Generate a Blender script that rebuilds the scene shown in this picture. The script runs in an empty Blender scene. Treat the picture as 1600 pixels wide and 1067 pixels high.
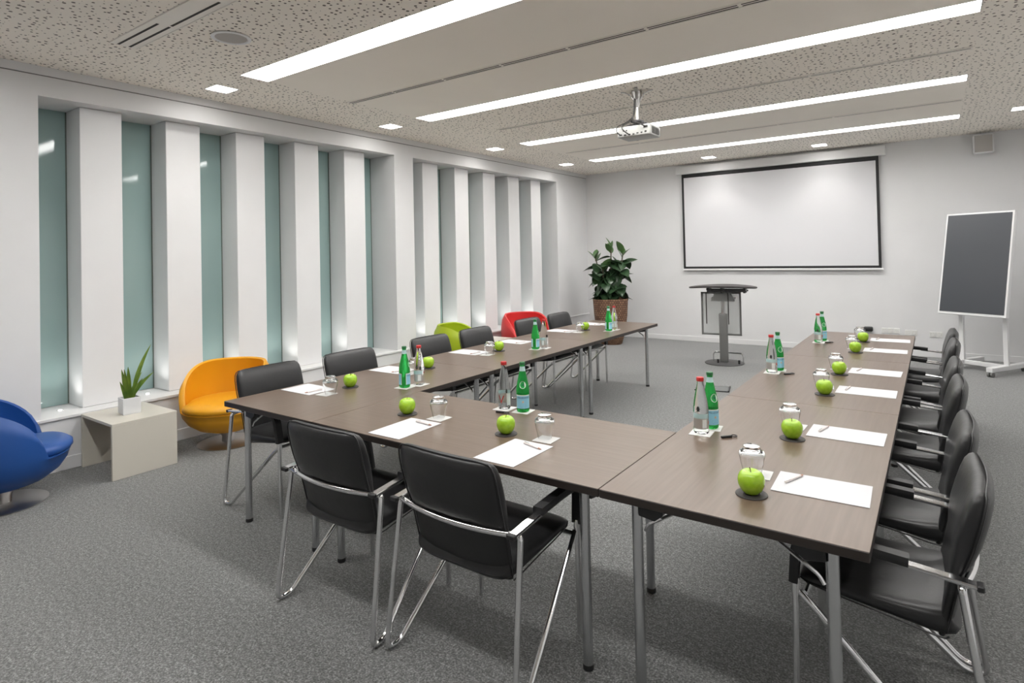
import bpy, bmesh, math, random
from mathutils import Vector, Matrix
random.seed(7)
R = math.radians
scene = bpy.context.scene
col = scene.collection

# ------------------------------------------------------------------ camera
cam_data = bpy.data.cameras.new('camera')
cam = bpy.data.objects.new('camera', cam_data)
col.objects.link(cam)
YAW, PITCH, ROLL = 0.6176, 0.0156, -0.0220
fw = Vector((-math.sin(YAW), math.cos(YAW), 0)); rt = Vector((math.cos(YAW), math.sin(YAW), 0)); up = Vector((0, 0, 1))
f2 = fw*math.cos(PITCH) + up*math.sin(PITCH); u2 = up*math.cos(PITCH) - fw*math.sin(PITCH)
r3 = rt*math.cos(ROLL) + u2*math.sin(ROLL); u3 = u2*math.cos(ROLL) - rt*math.sin(ROLL)
mw = Matrix(((r3.x, u3.x, -f2.x, 0), (r3.y, u3.y, -f2.y, 0), (r3.z, u3.z, -f2.z, 1.6028), (0, 0, 0, 1)))
cam.matrix_world = mw
cam_data.sensor_width = 36.0
cam_data.sensor_fit = 'HORIZONTAL'
cam_data.lens = 36.0*928.755/1600
cam_data.shift_y = -150.93/1600
cam_data.clip_start = 0.05
scene.camera = cam

# ------------------------------------------------------------------ world and exposure
world = bpy.data.worlds.new('world')
scene.world = world
world.use_nodes = True
world.node_tree.nodes['Background'].inputs[0].default_value = (0.8, 0.85, 0.9, 1)
world.node_tree.nodes['Background'].inputs[1].default_value = 0.05
vs = scene.view_settings
vs.view_transform = 'Standard'
vs.look = 'None'
vs.exposure = 1.22
vs.gamma = 1.0
vs.use_curve_mapping = False
STRIP_EMIT = 9.0
DOWN_EMIT = 14.0
SPOT_W = 8.0

# ------------------------------------------------------------------ materials
MATS = {}
def mat(name, colr, rough=0.5, metal=0.0, **kw):
    m = bpy.data.materials.new(name); m.use_nodes = True
    b = m.node_tree.nodes['Principled BSDF']
    b.inputs['Base Color'].default_value = (*colr, 1)
    b.inputs['Roughness'].default_value = rough
    b.inputs['Metallic'].default_value = metal
    for k, v in kw.items():
        b.inputs[k.replace('_', ' ')].default_value = v
    MATS[name] = m
    return m
def nodes(m): return m.node_tree.nodes, m.node_tree.links, m.node_tree.nodes['Principled BSDF']
def coords(m, kind='Object', scale=(1, 1, 1), rot=(0, 0, 0)):
    n, l, b = nodes(m)
    tc = n.new('ShaderNodeTexCoord'); mp = n.new('ShaderNodeMapping')
    mp.inputs['Scale'].default_value = scale; mp.inputs['Rotation'].default_value = rot
    l.new(tc.outputs[kind], mp.inputs['Vector'])
    return mp.outputs['Vector']
def ramp(m, fac, stops):
    n, l, b = nodes(m)
    r = n.new('ShaderNodeValToRGB'); e = r.color_ramp.elements
    e[0].position, e[0].color = stops[0][0], (*stops[0][1], 1)
    e[1].position, e[1].color = stops[-1][0], (*stops[-1][1], 1)
    for p, c in stops[1:-1]:
        x = e.new(p); x.color = (*c, 1)
    l.new(fac, r.inputs['Fac'])
    return r.outputs['Color']
def noise(m, vec, scale, detail=3, rough=0.5):
    n, l, b = nodes(m)
    t = n.new('ShaderNodeTexNoise'); t.inputs['Scale'].default_value = scale
    t.inputs['Detail'].default_value = detail; t.inputs['Roughness'].default_value = rough
    l.new(vec, t.inputs['Vector'])
    return t.outputs['Fac']
def bump(m, fac, strength=0.2, dist=0.01):
    n, l, b = nodes(m)
    t = n.new('ShaderNodeBump'); t.inputs['Strength'].default_value = strength; t.inputs['Distance'].default_value = dist
    l.new(fac, t.inputs['Height']); l.new(t.outputs['Normal'], b.inputs['Normal'])

def textured(name, colr, rough, amp=0.03, scale=8, **kw):
    m = mat(name, colr, rough, **kw)
    v = coords(m); f = noise(m, v, scale, 4)
    lo = tuple(c*(1-amp) for c in colr); hi = tuple(min(1, c*(1+amp)) for c in colr)
    c = ramp(m, f, [(0.3, lo), (0.7, hi)])
    m.node_tree.links.new(c, nodes(m)[2].inputs['Base Color'])
    return m
textured('wall_paint', (0.74, 0.74, 0.745), 0.65, 0.015, 3)
textured('white_paint_gloss', (0.77, 0.77, 0.775), 0.4, 0.01, 5)
textured('ceiling_plain', (0.92, 0.865, 0.785), 0.7, 0.012, 2)

def make_perforated():
    m = mat('ceiling_perforated', (0.92, 0.865, 0.785), 0.75)
    n, l, b = nodes(m)
    v = coords(m)
    vo = n.new('ShaderNodeTexVoronoi'); vo.voronoi_dimensions = '2D'; vo.inputs['Scale'].default_value = 21; vo.inputs['Randomness'].default_value = 0.85
    l.new(v, vo.inputs['Vector'])
    sep = n.new('ShaderNodeSeparateColor'); l.new(vo.outputs['Color'], sep.inputs['Color'])
    mr = n.new('ShaderNodeMapRange'); mr.inputs['To Min'].default_value = 0.05; mr.inputs['To Max'].default_value = 0.23
    l.new(sep.outputs['Red'], mr.inputs['Value'])
    lt = n.new('ShaderNodeMath'); lt.operation = 'LESS_THAN'
    l.new(vo.outputs['Distance'], lt.inputs[0]); l.new(mr.outputs['Result'], lt.inputs[1])
    c = ramp(m, lt.outputs[0], [(0.0, (0.92, 0.865, 0.785)), (1.0, (0.13, 0.11, 0.09))])
    l.new(c, b.inputs['Base Color'])
    return m
make_perforated()

def make_carpet():
    m = mat('carpet', (0.15, 0.155, 0.155), 0.95, Sheen_Weight=0.4, Sheen_Roughness=0.5)
    n, l, b = nodes(m)
    v = coords(m)
    f1 = noise(m, v, 120, 3, 0.75); f2_ = noise(m, v, 45, 3, 0.6); f3 = noise(m, v, 1.2, 2)
    mx = n.new('ShaderNodeMath'); mx.operation = 'MULTIPLY_ADD'; mx.inputs[1].default_value = 0.35
    l.new(f2_, mx.inputs[0]); l.new(f1, mx.inputs[2])
    c = ramp(m, mx.outputs[0], [(0.48, (0.022, 0.023, 0.022)), (0.67, (0.125, 0.128, 0.125)), (0.86, (0.38, 0.385, 0.38))])
    mi = n.new('ShaderNodeMix'); mi.data_type = 'RGBA'; mi.blend_type = 'MULTIPLY'; mi.inputs['Factor'].default_value = 1
    c3 = ramp(m, f3, [(0.3, (0.93, 0.93, 0.93)), (0.7, (1, 1, 1))])
    l.new(c, mi.inputs['A']); l.new(c3, mi.inputs['B']); l.new(mi.outputs['Result'], b.inputs['Base Color'])
    bump(m, f1, 0.5, 0.006)
make_carpet()

def make_wood(name, rot):
    m = mat(name, (0.13, 0.095, 0.072), 0.29, Specular_IOR_Level=0.5)
    n, l, b = nodes(m)
    v = coords(m, 'Object', (1, 1, 1), rot)
    mp = n.new('ShaderNodeMapping'); mp.inputs['Scale'].default_value = (1.2, 26, 26); l.new(v, mp.inputs['Vector'])
    f = noise(m, mp.outputs['Vector'], 2.2, 1, 0.5)
    mp2 = n.new('ShaderNodeMapping'); mp2.inputs['Scale'].default_value = (2, 34, 34); l.new(v, mp2.inputs['Vector'])
    g = noise(m, mp2.outputs['Vector'], 3.2, 1, 0.5)
    ad = n.new('ShaderNodeMath'); ad.operation = 'MULTIPLY_ADD'; ad.inputs[1].default_value = 0.35; l.new(g, ad.inputs[0]); l.new(f, ad.inputs[2])
    c = ramp(m, ad.outputs[0], [(0.35, (0.118, 0.080, 0.056)), (0.65, (0.135, 0.094, 0.068)), (1.0, (0.155, 0.111, 0.082))])
    l.new(c, b.inputs['Base Color'])
make_wood('walnut_along_y', (0, 0, R(90)))
make_wood('walnut_along_x', (0, 0, 0))
mat('table_edge', (0.022, 0.016, 0.013), 0.4)
mat('black_plastic', (0.014, 0.014, 0.015), 0.42)
mat('chrome', (0.78, 0.78, 0.79), 0.12, 1.0)
mat('steel_tube', (0.62, 0.63, 0.64), 0.25, 1.0)
mat('brushed_steel', (0.50, 0.49, 0.48), 0.36, 1.0)
def make_leather(name, colr, rough, bs=0.12):
    m = mat(name, colr, rough)
    v = coords(m)
    f = noise(m, v, 7, 4, 0.6); g = noise(m, v, 240, 2)
    n, l, b = nodes(m)
    ad = n.new('ShaderNodeMath'); ad.operation = 'MULTIPLY_ADD'; ad.inputs[1].default_value = 0.06; l.new(g, ad.inputs[0]); l.new(f, ad.inputs[2])
    bump(m, ad.outputs[0], bs, 0.02)
make_leather('black_leather', (0.016, 0.016, 0.017), 0.36)
make_leather('blue_leather', (0.012, 0.075, 0.30), 0.42, 0.06)
make_leather('yellow_leather', (0.78, 0.36, 0.012), 0.42, 0.06)
make_leather('green_leather', (0.36, 0.46, 0.012), 0.42, 0.06)
make_leather('red_leather', (0.66, 0.045, 0.045), 0.42, 0.06)
textured('beige_lacquer', (0.60, 0.57, 0.50), 0.35, 0.01, 4)
mat('paper_white', (0.60, 0.60, 0.62), 0.7)
mat('coaster_card', (0.66, 0.66, 0.65), 0.7)
mat('dark_coaster', (0.045, 0.040, 0.040), 0.6)
mat('pen_body', (0.72, 0.66, 0.64), 0.35)
mat('pen_tip', (0.45, 0.25, 0.18), 0.35)
m = mat('apple_skin', (0.32, 0.55, 0.02), 0.25, Coat_Weight=0.3)
v = coords(m); f = noise(m, v, 45, 3); c = ramp(m, f, [(0.3, (0.27, 0.50, 0.012)), (0.75, (0.40, 0.62, 0.035))])
m.node_tree.links.new(c, nodes(m)[2].inputs['Base Color'])
mat('apple_stem', (0.12, 0.07, 0.025), 0.7)
mat('clear_glass', (0.98, 0.99, 0.99), 0.0, Transmission_Weight=1.0, IOR=1.45)
mat('water_glass', (0.97, 0.985, 0.985), 0.0, Transmission_Weight=1.0, IOR=1.16)
mat('green_glass', (0.05, 0.62, 0.13), 0.02, Transmission_Weight=0.75, IOR=1.3)
mat('label_blue', (0.30, 0.62, 0.78), 0.5)
mat('label_white', (0.80, 0.82, 0.80), 0.5)
mat('label_silver', (0.55, 0.53, 0.50), 0.3, 0.6)
mat('label_navy', (0.02, 0.05, 0.20), 0.5)
mat('label_red', (0.60, 0.05, 0.04), 0.5)
mat('label_dark', (0.05, 0.05, 0.05), 0.5)
mat('label_orange', (0.80, 0.45, 0.25), 0.5)
mat('cap_red', (0.55, 0.03, 0.03), 0.35)
mat('cap_green', (0.03, 0.16, 0.06), 0.4)
mat('neck_label', (0.48, 0.66, 0.66), 0.45)
mat('window_gasket', (0.12, 0.15, 0.13), 0.5)
m = mat('teal_glass', (0.19, 0.355, 0.345), 0.05, IOR=1.5)
v = coords(m); f = noise(m, v, 0.8, 2); c = ramp(m, f, [(0.3, (0.28, 0.395, 0.385)), (0.7, (0.32, 0.435, 0.42))])
m.node_tree.links.new(c, nodes(m)[2].inputs['Base Color'])
def emit(name, colr, s):
    m = mat(name, (0.8, 0.8, 0.8), 0.5)
    b = nodes(m)[2]; b.inputs['Emission Color'].default_value = (*colr, 1); b.inputs['Emission Strength'].default_value = s
    return m
emit('strip_diffuser', (1.0, 0.985, 0.96), STRIP_EMIT)
emit('downlight_lens', (1.0, 0.97, 0.93), DOWN_EMIT)
emit('sill_led', (1.0, 0.98, 0.95), 25.0)
mat('slot_dark', (0.035, 0.033, 0.03), 0.8)
mat('vent_white', (0.88, 0.84, 0.78), 0.5)
mat('speaker_mesh', (0.45, 0.43, 0.41), 0.8)
mat('screen_fabric', (0.68, 0.68, 0.70), 0.75)
mat('screen_border', (0.012, 0.012, 0.013), 0.6)
mat('tv_screen', (0.045, 0.050, 0.060), 0.38)
mat('grey_metal', (0.20, 0.20, 0.195), 0.45, 0.4)
mat('dark_metal', (0.05, 0.048, 0.05), 0.4, 0.3)
mat('mesh_panel', (0.52, 0.54, 0.53), 0.5, Alpha=0.4)
mat('base_dark', (0.07, 0.07, 0.07), 0.55)
mat('lectern_top', (0.035, 0.03, 0.03), 0.5)
mat('projector_white', (0.42, 0.42, 0.40), 0.4)
mat('cable_black', (0.02, 0.018, 0.016), 0.5)
mat('socket_white', (0.80, 0.80, 0.78), 0.4)
def make_weave():
    m = mat('woven_rattan', (0.22, 0.12, 0.07), 0.7)
    n, l, b = nodes(m)
    v = coords(m, 'UV')
    br = n.new('ShaderNodeTexBrick'); br.inputs['Scale'].default_value = 1.0
    br.inputs['Color1'].default_value = (0.30, 0.17, 0.10, 1); br.inputs['Color2'].default_value = (0.17, 0.085, 0.05, 1); br.inputs['Mortar'].default_value = (0.06, 0.03, 0.02, 1)
    br.inputs['Brick Width'].default_value = 0.04; br.inputs['Row Height'].default_value = 0.036; br.inputs['Mortar Size'].default_value = 0.004
    l.new(v, br.inputs['Vector']); l.new(br.outputs['Color'], b.inputs['Base Color'])
    bump(m, br.outputs['Fac'], 0.6, -0.01)
make_weave()
def leafmat(name, a, bb, rough):
    m = mat(name, a, rough)
    v = coords(m); f = noise(m, v, 9, 3)
    c = ramp(m, f, [(0.3, a), (0.7, bb)])
    m.node_tree.links.new(c, nodes(m)[2].inputs['Base Color'])
leafmat('rubber_leaf', (0.018, 0.045, 0.020), (0.045, 0.090, 0.040), 0.28)
leafmat('rubber_leaf_young', (0.045, 0.11, 0.030), (0.075, 0.15, 0.05), 0.32)
leafmat('blade_leaf', (0.07, 0.16, 0.015), (0.22, 0.30, 0.04), 0.4)
mat('stem_brown', (0.10, 0.085, 0.05), 0.7)
mat('soil', (0.035, 0.025, 0.02), 0.95)
mat('frosted_pot', (0.72, 0.73, 0.74), 0.25)
mat('hatch_carpet', (0.16, 0.165, 0.165), 0.95)

# ------------------------------------------------------------------ mesh helpers
class MB:
    def __init__(self):
        self.v = []; self.f = []; self.mi = []; self.uv = {}
    def add(self, verts, faces, mi=0):
        o = len(self.v); self.v += [tuple(p) for p in verts]
        for f in faces:
            self.f.append(tuple(i+o for i in f)); self.mi.append(mi)
        return self
    def box(self, x0, x1, y0, y1, z0, z1, mi=0, bev=0.0, seg=2):
        if bev <= 0:
            vs_ = [(x, y, z) for z in (z0, z1) for y in (y0, y1) for x in (x0, x1)]
            return self.add(vs_, [(0, 2, 3, 1), (4, 5, 7, 6), (0, 1, 5, 4), (2, 6, 7, 3), (0, 4, 6, 2), (1, 3, 7, 5)], mi)
        bm = bmesh.new(); bmesh.ops.create_cube(bm, size=1)
        for p in bm.verts: p.co = Vector(((x0+x1)/2+p.co.x*(x1-x0), (y0+y1)/2+p.co.y*(y1-y0), (z0+z1)/2+p.co.z*(z1-z0)))
        bmesh.ops.bevel(bm, geom=list(bm.edges), offset=bev, segments=seg, profile=0.5, affect='EDGES')
        bm.verts.index_update()
        self.add([p.co[:] for p in bm.verts], [[q.index for q in f.verts] for f in bm.faces], mi); bm.free()
        return self
    def quad(self, a, b, c, d, mi=0): return self.add([a, b, c, d], [(0, 1, 2, 3)], mi)
    def rings(self, rings, cap0=True, cap1=True, mi=0, closed=True):
        n = len(rings[0]); vs_ = [p for r in rings for p in r]; fs = []
        for k in range(len(rings)-1):
            for i in range(n if closed else n-1):
                j = (i+1) % n
                fs.append((k*n+i, k*n+j, (k+1)*n+j, (k+1)*n+i))
        if cap0: fs.append(tuple(reversed(range(n))))
        if cap1: fs.append(tuple((len(rings)-1)*n+i for i in range(n)))
        return self.add(vs_, fs, mi)
    def lathe(self, prof, n=24, cx=0, cy=0, cz=0, mi=0, cap0=False, cap1=False):
        return self.rings([[(cx+r*math.cos(2*math.pi*i/n), cy+r*math.sin(2*math.pi*i/n), cz+z) for i in range(n)] for r, z in prof], cap0, cap1, mi)
    def tube(self, pts, r, n=8, mi=0, cap=True):
        pts = [Vector(p) for p in pts]; rr = r if isinstance(r, (list, tuple)) else [r]*len(pts)
        rings = []; ref = None
        for i, p in enumerate(pts):
            t = (pts[min(i+1, len(pts)-1)] - pts[max(i-1, 0)]).normalized()
            if ref is None:
                ref = t.orthogonal().normalized()
            ref = (ref - t*ref.dot(t))
            ref = ref.normalized() if ref.length > 1e-6 else t.orthogonal().normalized()
            b = t.cross(ref)
            rings.append([p + (ref*math.cos(a) + b*math.sin(a))*rr[i] for a in [2*math.pi*k/n for k in range(n)]])
        return self.rings(rings, cap, cap, mi)
    def strap(self, pts, w, th, axis=(1, 0, 0), mi=0):
        # flat bar swept along pts; width along axis
        pts = [Vector(p) for p in pts]; ax = Vector(axis); rings = []
        for i, p in enumerate(pts):
            t = (pts[min(i+1, len(pts)-1)] - pts[max(i-1, 0)]).normalized(); b = ax.cross(t).normalized()
            ww, tt = w/2, th/2; c = 0.3
            sec = [(-ww, -tt*c), (-ww*(1-c*.4), -tt), (ww*(1-c*.4), -tt), (ww, -tt*c), (ww, tt*c), (ww*(1-c*.4), tt), (-ww*(1-c*.4), tt), (-ww, tt*c)]
            rings.append([p + ax*a + b*d for a, d in sec])
        return self.rings(rings, True, True, mi)
    def build(self, name, mats, parent=None, smooth=False, loc=None, angle=40):
        me = bpy.data.meshes.new(name); me.from_pydata(self.v, [], self.f)
        mats = mats if isinstance(mats, (list, tuple)) else [mats]
        for q in mats: me.materials.append(MATS[q])
        for p, k in zip(me.polygons, self.mi): p.material_index = k
        me.update()
        bm = bmesh.new(); bm.from_mesh(me); bmesh.ops.recalc_face_normals(bm, faces=bm.faces); bm.to_mesh(me); bm.free()
        if smooth:
            me.shade_smooth()
            try: me.set_sharp_from_angle(angle=R(angle))
            except Exception: pass
        o = bpy.data.objects.new(name, me); col.objects.link(o)
        if parent: o.parent = parent
        if loc: o.location = loc
        return o
def fillet(pts, r, n=5):
    pts = [Vector(p) for p in pts]; out = [pts[0]]
    for i in range(1, len(pts)-1):
        a, p, b = pts[i-1], pts[i], pts[i+1]
        d1 = (a-p); d2 = (b-p); rr = min(r, d1.length*.49, d2.length*.49)
        s, e = p+d1.normalized()*rr, p+d2.normalized()*rr
        for k in range(n+1):
            t = k/n; out.append(s*(1-t)**2 + p*2*t*(1-t) + e*t*t)
    out.append(pts[-1]); return out
def empty(name, loc=(0, 0, 0), rz=0.0):
    o = bpy.data.objects.new(name, None); o.empty_display_size = 0.1; col.objects.link(o)
    o.location = loc; o.rotation_euler = (0, 0, rz); return o
def tag(o, label, cat, group=None, kind=None):
    o['label'] = label; o['category'] = cat
    if group: o['group'] = group
    if kind: o['kind'] = kind
    return o
def struct(o, label=None):
    o['kind'] = 'structure'
    if label: o['label'] = label
    return o
KIDS = {}
def copy_tree(o, parent=None):
    c = o.copy(); col.objects.link(c); c.parent = parent
    for ch in list(o.children): copy_tree(ch, c)
    return c
ORD = ['first', 'second', 'third', 'fourth', 'fifth', 'sixth']

# ------------------------------------------------------------------ room dimensions
XW, YB, ZC, XR, YN = -5.57, 10.4056, 3.127, 1.45, -2.6
REC = [(1.61, 5.2955), (5.6287, 9.278)]
ZS, ZL, XG, XFIN = 0.418, 2.90, -6.02, -5.73

# floor
o = MB().box(XW-0.6, XR+0.2, YN-0.2, YB+0.2, -0.1, 0.0).build('floor', 'carpet'); struct(o, 'mottled grey carpet floor')

# ceiling with openings
STRIPS = [(2.70, 2.945), (4.7287, 4.9626), (6.7427, 6.9815), (8.7531, 8.9945), (0.70, 0.94)]
SX0, SX1 = -4.625, 0.285
DOWNS = [(-5.13, 2.815), (-5.15, 4.85), (-5.145, 6.87), (-5.135, 8.90), (-3.0, 9.89), (-1.36, 9.90), (0.86, 8.83), (0.86, 6.90), (0.86, 4.87), (0.86, 2.84), (0.86, 0.81)]
DW = 0.10
holes = [(SX0, SX1, a, b) for a, b in STRIPS] + [(x-DW, x+DW, y-DW, y+DW) for x, y in DOWNS]
PLAIN = [(SX0, SX1, STRIPS[0][1], STRIPS[1][0]), (SX0, SX1, STRIPS[2][1], STRIPS[3][0])]
xs = sorted({XW-0.02, XR+0.1, SX0, SX1} | {h[i] for h in holes for i in (0, 1)})
ys = sorted({YN-0.1, YB+0.1} | {h[i] for h in holes for i in (2, 3)})
mb = MB()
inside = lambda x, y, r: r[0] < x < r[1] and r[2] < y < r[3]
for i in range(len(xs)-1):
    for j in range(len(ys)-1):
        cx, cy = (xs[i]+xs[i+1])/2, (ys[j]+ys[j+1])/2
        if any(inside(cx, cy, h) for h in holes): continue
        k = 1 if any(inside(cx, cy, h) for h in PLAIN) else 0
        mb.quad((xs[i], ys[j], ZC), (xs[i], ys[j+1], ZC), (xs[i+1], ys[j+1], ZC), (xs[i+1], ys[j], ZC), k)
        mb.quad((xs[i], ys[j], ZC+0.02), (xs[i+1], ys[j], ZC+0.02), (xs[i+1], ys[j+1], ZC+0.02), (xs[i], ys[j+1], ZC+0.02), k)
o = mb.build('ceiling', ['ceiling_perforated', 'ceiling_plain']); struct(o, 'perforated acoustic ceiling with plain panels')

# left wall with two recesses
mb = MB()
mb.box(XG-0.15, XW, YN, YB+0.1, 0, ZS)
mb.box(XG-0.15, XW, YN, YB+0.1, ZL, ZC+0.01)
for a, b in ((YN, REC[0][0]), (REC[0][1], REC[1][0]), (REC[1][1], YB+0.1)): mb.box(XG-0.15, XW, a, b, ZS, ZL)
wl = mb.build('wall_left', 'wall_paint'); struct(wl, 'white left wall with two tall recesses')
fins, gaps = [], []
for (a, b), first in ((REC[0], 1.935), (REC[1], 5.969)):
    prev = a
    for k in range(5):
        y0 = first + 0.675*k; y1 = y0 + 0.312
        fins.append((y0, y1)); gaps.append((prev, y0)); prev = y1
    gaps.append((prev, b))
for y0, y1 in fins:
    MB().box(XG-0.1, XFIN, y0, y1, ZS+0.002, ZL-0.002, bev=0.004, seg=1).build('pillar', 'white_paint_gloss', wl)
for k, (a, b) in enumerate(gaps):
    w = MB().box(XG-0.03, XG, a+0.001, b-0.001, ZS+0.003, ZL-0.003).build('window_%d' % (k+1), 'teal_glass')
    struct(w, 'narrow teal glass window strip')
    MB().box(XG-0.001, XG+0.004, b-0.010, b-0.001, ZS+0.004, ZL-0.004).build('window_gasket', 'window_gasket', w)
# cornice, baseboards
o = MB().box(XW-0.01, XW+0.012, YN, YB, 3.062, ZC).build('trim_1', 'wall_paint'); struct(o, 'white cornice along the left wall')
o = MB().box(XW-0.01, XW+0.002, YN, YB, 3.055, 3.062).build('trim_shade', 'grey_metal'); struct(o, 'thin dark strip painted as the shadow gap under the cornice')  # no real gap: its shade is drawn as a solid dark strip
o = MB().box(XW-0.01, XW+0.014, YN, YB, 0, 0.10, bev=0.003, seg=1).build('baseboard_left', 'white_paint_gloss'); struct(o, 'white baseboard on the left wall')
o = MB().box(XW-0.01, XW+0.018, YN, YB, ZS-0.022, ZS+0.002, bev=0.003, seg=1).build('trim_3', 'white_paint_gloss'); struct(o, 'white sill edge under the windows')
o = MB().box(XG-0.15, XR+0.2, YB, YB+0.15, 0, ZC+0.01).build('wall_back', 'wall_paint'); struct(o, 'plain white back wall')
o = MB().box(XW, XR, YB-0.014, YB, 0, 0.085, bev=0.003, seg=1).build('baseboard_back', 'white_paint_gloss'); struct(o, 'white baseboard on the back wall')
o = MB().box(XR, XR+0.15, YN, YB+0.1, 0, ZC+0.01).build('wall_right', 'wall_paint'); struct(o, 'white right wall')
o = MB().box(XG-0.15, XR+0.2, YN-0.15, YN, 0, ZC+0.01).build('wall_front', 'wall_paint'); struct(o, 'white wall behind the viewer')

# ------------------------------------------------------------------ ceiling fixtures
for k, (a, b) in enumerate(STRIPS):
    t = empty('light_strip', (0, 0, 0))
    tag(t, ['wide recessed light strip nearest the viewer, cut off by the upper frame', 'long recessed light strip, second from the viewer, in front of the projector', 'recessed light strip passing behind the projector', 'farthest and thinnest recessed light strip, nearest the screen', 'recessed light strip directly above the viewer, out of frame', 'recessed light strip behind the viewer, out of frame'][k], 'ceiling light', 'recessed ceiling light strips')
    d = 0.075; e = 0.006; t.location = ((SX0+SX1)/2, (a+b)/2, ZC); ox, oy = t.location.x, t.location.y
    m_ = MB(); w0, w1, y0, y1 = SX0-ox, SX1-ox, a-oy, b-oy
    m_.box(w0-e, w0, y0-e, y1+e, 0, d); m_.box(w1, w1+e, y0-e, y1+e, 0, d); m_.box(w0, w1, y0-e, y0, 0, d); m_.box(w0, w1, y1, y1+e, 0, d)
    m_.build('housing', 'white_paint_gloss', t)
    MB().box(w0, w1, y0, y1, d-0.035, d-0.03).build('diffuser', 'strip_diffuser', t)
DL = ['square downlight above the first window recess, nearest the viewer', 'square downlight above the left wall, second from the viewer', 'square downlight above the left wall, third from the viewer', 'square downlight in the far left corner of the ceiling', 'square downlight in front of the screen, above its left half', 'square downlight in front of the screen, above its right half', 'square downlight at the right frame edge near the wall speaker', 'square downlight cut by the right frame edge, high up', 'square downlight over the right aisle beside the middle table, out of frame', 'square downlight over the right aisle beside the near table, out of frame', 'square downlight over the right aisle beside the viewer, out of frame']
for k, (x, y) in enumerate(DOWNS):
    t = empty('downlight', (x, y, ZC)); tag(t, DL[k], 'downlight', 'square recessed downlights')
    m_ = MB(); w = DW
    for s in (-1, 1):
        m_.box(s*w-0.004, s*w+0.004, -w-0.004, w+0.004, -0.002, 0.05); m_.box(-w, w, s*w-0.004, s*w+0.004, -0.002, 0.05)
    m_.build('trim_ring', 'white_paint_gloss', t)
    MB().box(-w+0.004, w-0.004, -w+0.004, w-0.004, 0.022, 0.03).build('lens', 'downlight_lens', t)
    sd = bpy.data.lights.new('downlight_beam', 'SPOT'); sd.energy = SPOT_W; sd.spot_size = R(105); sd.spot_blend = 0.6; sd.shadow_soft_size = 0.07; sd.color = (1, 0.96, 0.9)
    so = bpy.data.objects.new('downlight_beam', sd); col.objects.link(so); so.parent = t; so.location = (0, 0, 0.012)
# slot vents
VENTS = [(1.82, -4.60, SX1, 0.18, 'broad slot vent in the perforated ceiling above the ceiling speaker'), (3.85, -4.655, SX1, 0.075, 'long double slot vent across the plain ceiling panel, nearest the viewer'), (5.82, -4.30, SX1, 0.06, 'thin slot vent behind the projector mount'), (7.85, -4.55, SX1, 0.06, 'thin slot vent between the two farthest light strips')]
for y, x0, x1, w, lab in VENTS:
    t = empty('slot_vent', ((x0+x1)/2, y, ZC)); tag(t, lab, 'vent', 'linear slot vents'); L = (x1-x0)/2
    MB().box(-L, L, -w/2, w/2, -0.004, 0.004).build('vent_frame', 'vent_white', t)
    n = 8; seg = 2*L/n; sw = w*(0.09 if w > 0.1 else 0.15 if w > 0.07 else 0.06)
    proto = None
    for r_ in (-1, 1):
        for q in range(n):
            if (q*5 + (r_ > 0)) % 3 == 2 and w > 0.1: continue
            if proto is None:
                proto = MB().box(-seg/2+0.012, seg/2-0.012, -sw/2, sw/2, -0.0055, -0.003).build('slot', 'slot_dark', t); c_ = proto
            else:
                c_ = proto.copy(); col.objects.link(c_); c_.parent = t
            c_.location = (-L+seg*(q+.5), r_*w*0.2, 0)
    for s in (-1, 1):
        MB().box(-L, L, s*w/2-0.004*s-0.003, s*w/2-0.004*s+0.003, -0.008, -0.003).build('rim', 'vent_white', t)
# ceiling speaker
t = empty('ceiling_speaker', (-3.877, 2.2, ZC)); tag(t, 'round white ceiling speaker with grey grille beside the slot vent', 'speaker')
MB().lathe([(0.105, 0.0), (0.125, -0.003), (0.128, -0.008), (0.108, -0.012), (0.100, -0.006)], 40).build('rim', 'white_paint_gloss', t, True)
MB().lathe([(0.102, -0.007), (0.06, -0.009), (0.0005, -0.010)], 40).build('grille', 'speaker_mesh', t, True)

# projector
t = empty('projector', (-2.265, 5.29, ZC)); tag(t, 'white ceiling projector on a metal pole with black cables', 'projector')
mb = MB()
for a in (20, 110, 200, 290):
    dx, dy = math.cos(R(a)), math.sin(R(a))
    mb.strap([(0.015*dx, 0.015*dy, -0.16), (0.03*dx, 0.03*dy, -0.09), (0.07*dx, 0.07*dy, -0.03), (0.12*dx, 0.12*dy, -0.006), (0.15*dx, 0.15*dy, -0.004)], 0.03, 0.006, axis=(-dy, dx, 0))
mb.lathe([(0.02, -0.16), (0.045, -0.05), (0.05, -0.01)], 12)
mb.build('ceiling_bracket', 'brushed_steel', t)
MB().tube([(0, 0, -0.01), (0, 0, -0.30)], 0.018, 14).build('pole', 'brushed_steel', t, True)
mb = MB().box(-0.05, 0.05, -0.05, 0.05, -0.305, -0.285, bev=0.004).box(-0.10, 0.10, -0.02, 0.02, -0.33, -0.315); mb.tube([(0, 0, -0.28), (0, 0, -0.34)], 0.012, 10)
mb.build('mount_plate', 'dark_metal', t)
body = MB().box(-0.165, 0.165, -0.10, 0.15, -0.445, -0.345, bev=0.012, seg=3).build('body', 'projector_white', t, True)
mb = MB().lathe([(0.045, 0), (0.045, 0.03), (0.03, 0.03), (0.028, 0.02), (0.001, 0.024)], 20)
ln = mb.build('lens', 'black_plastic', body, True); ln.location = (-0.08, 0.148, -0.395); ln.rotation_euler = (R(-90), 0, 0)
for i in range(9):
    MB().box(0.1645, 0.1665, -0.06+i*0.02, -0.048+i*0.02, -0.43, -0.365).build('vent_slot', 'slot_dark', body)
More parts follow.
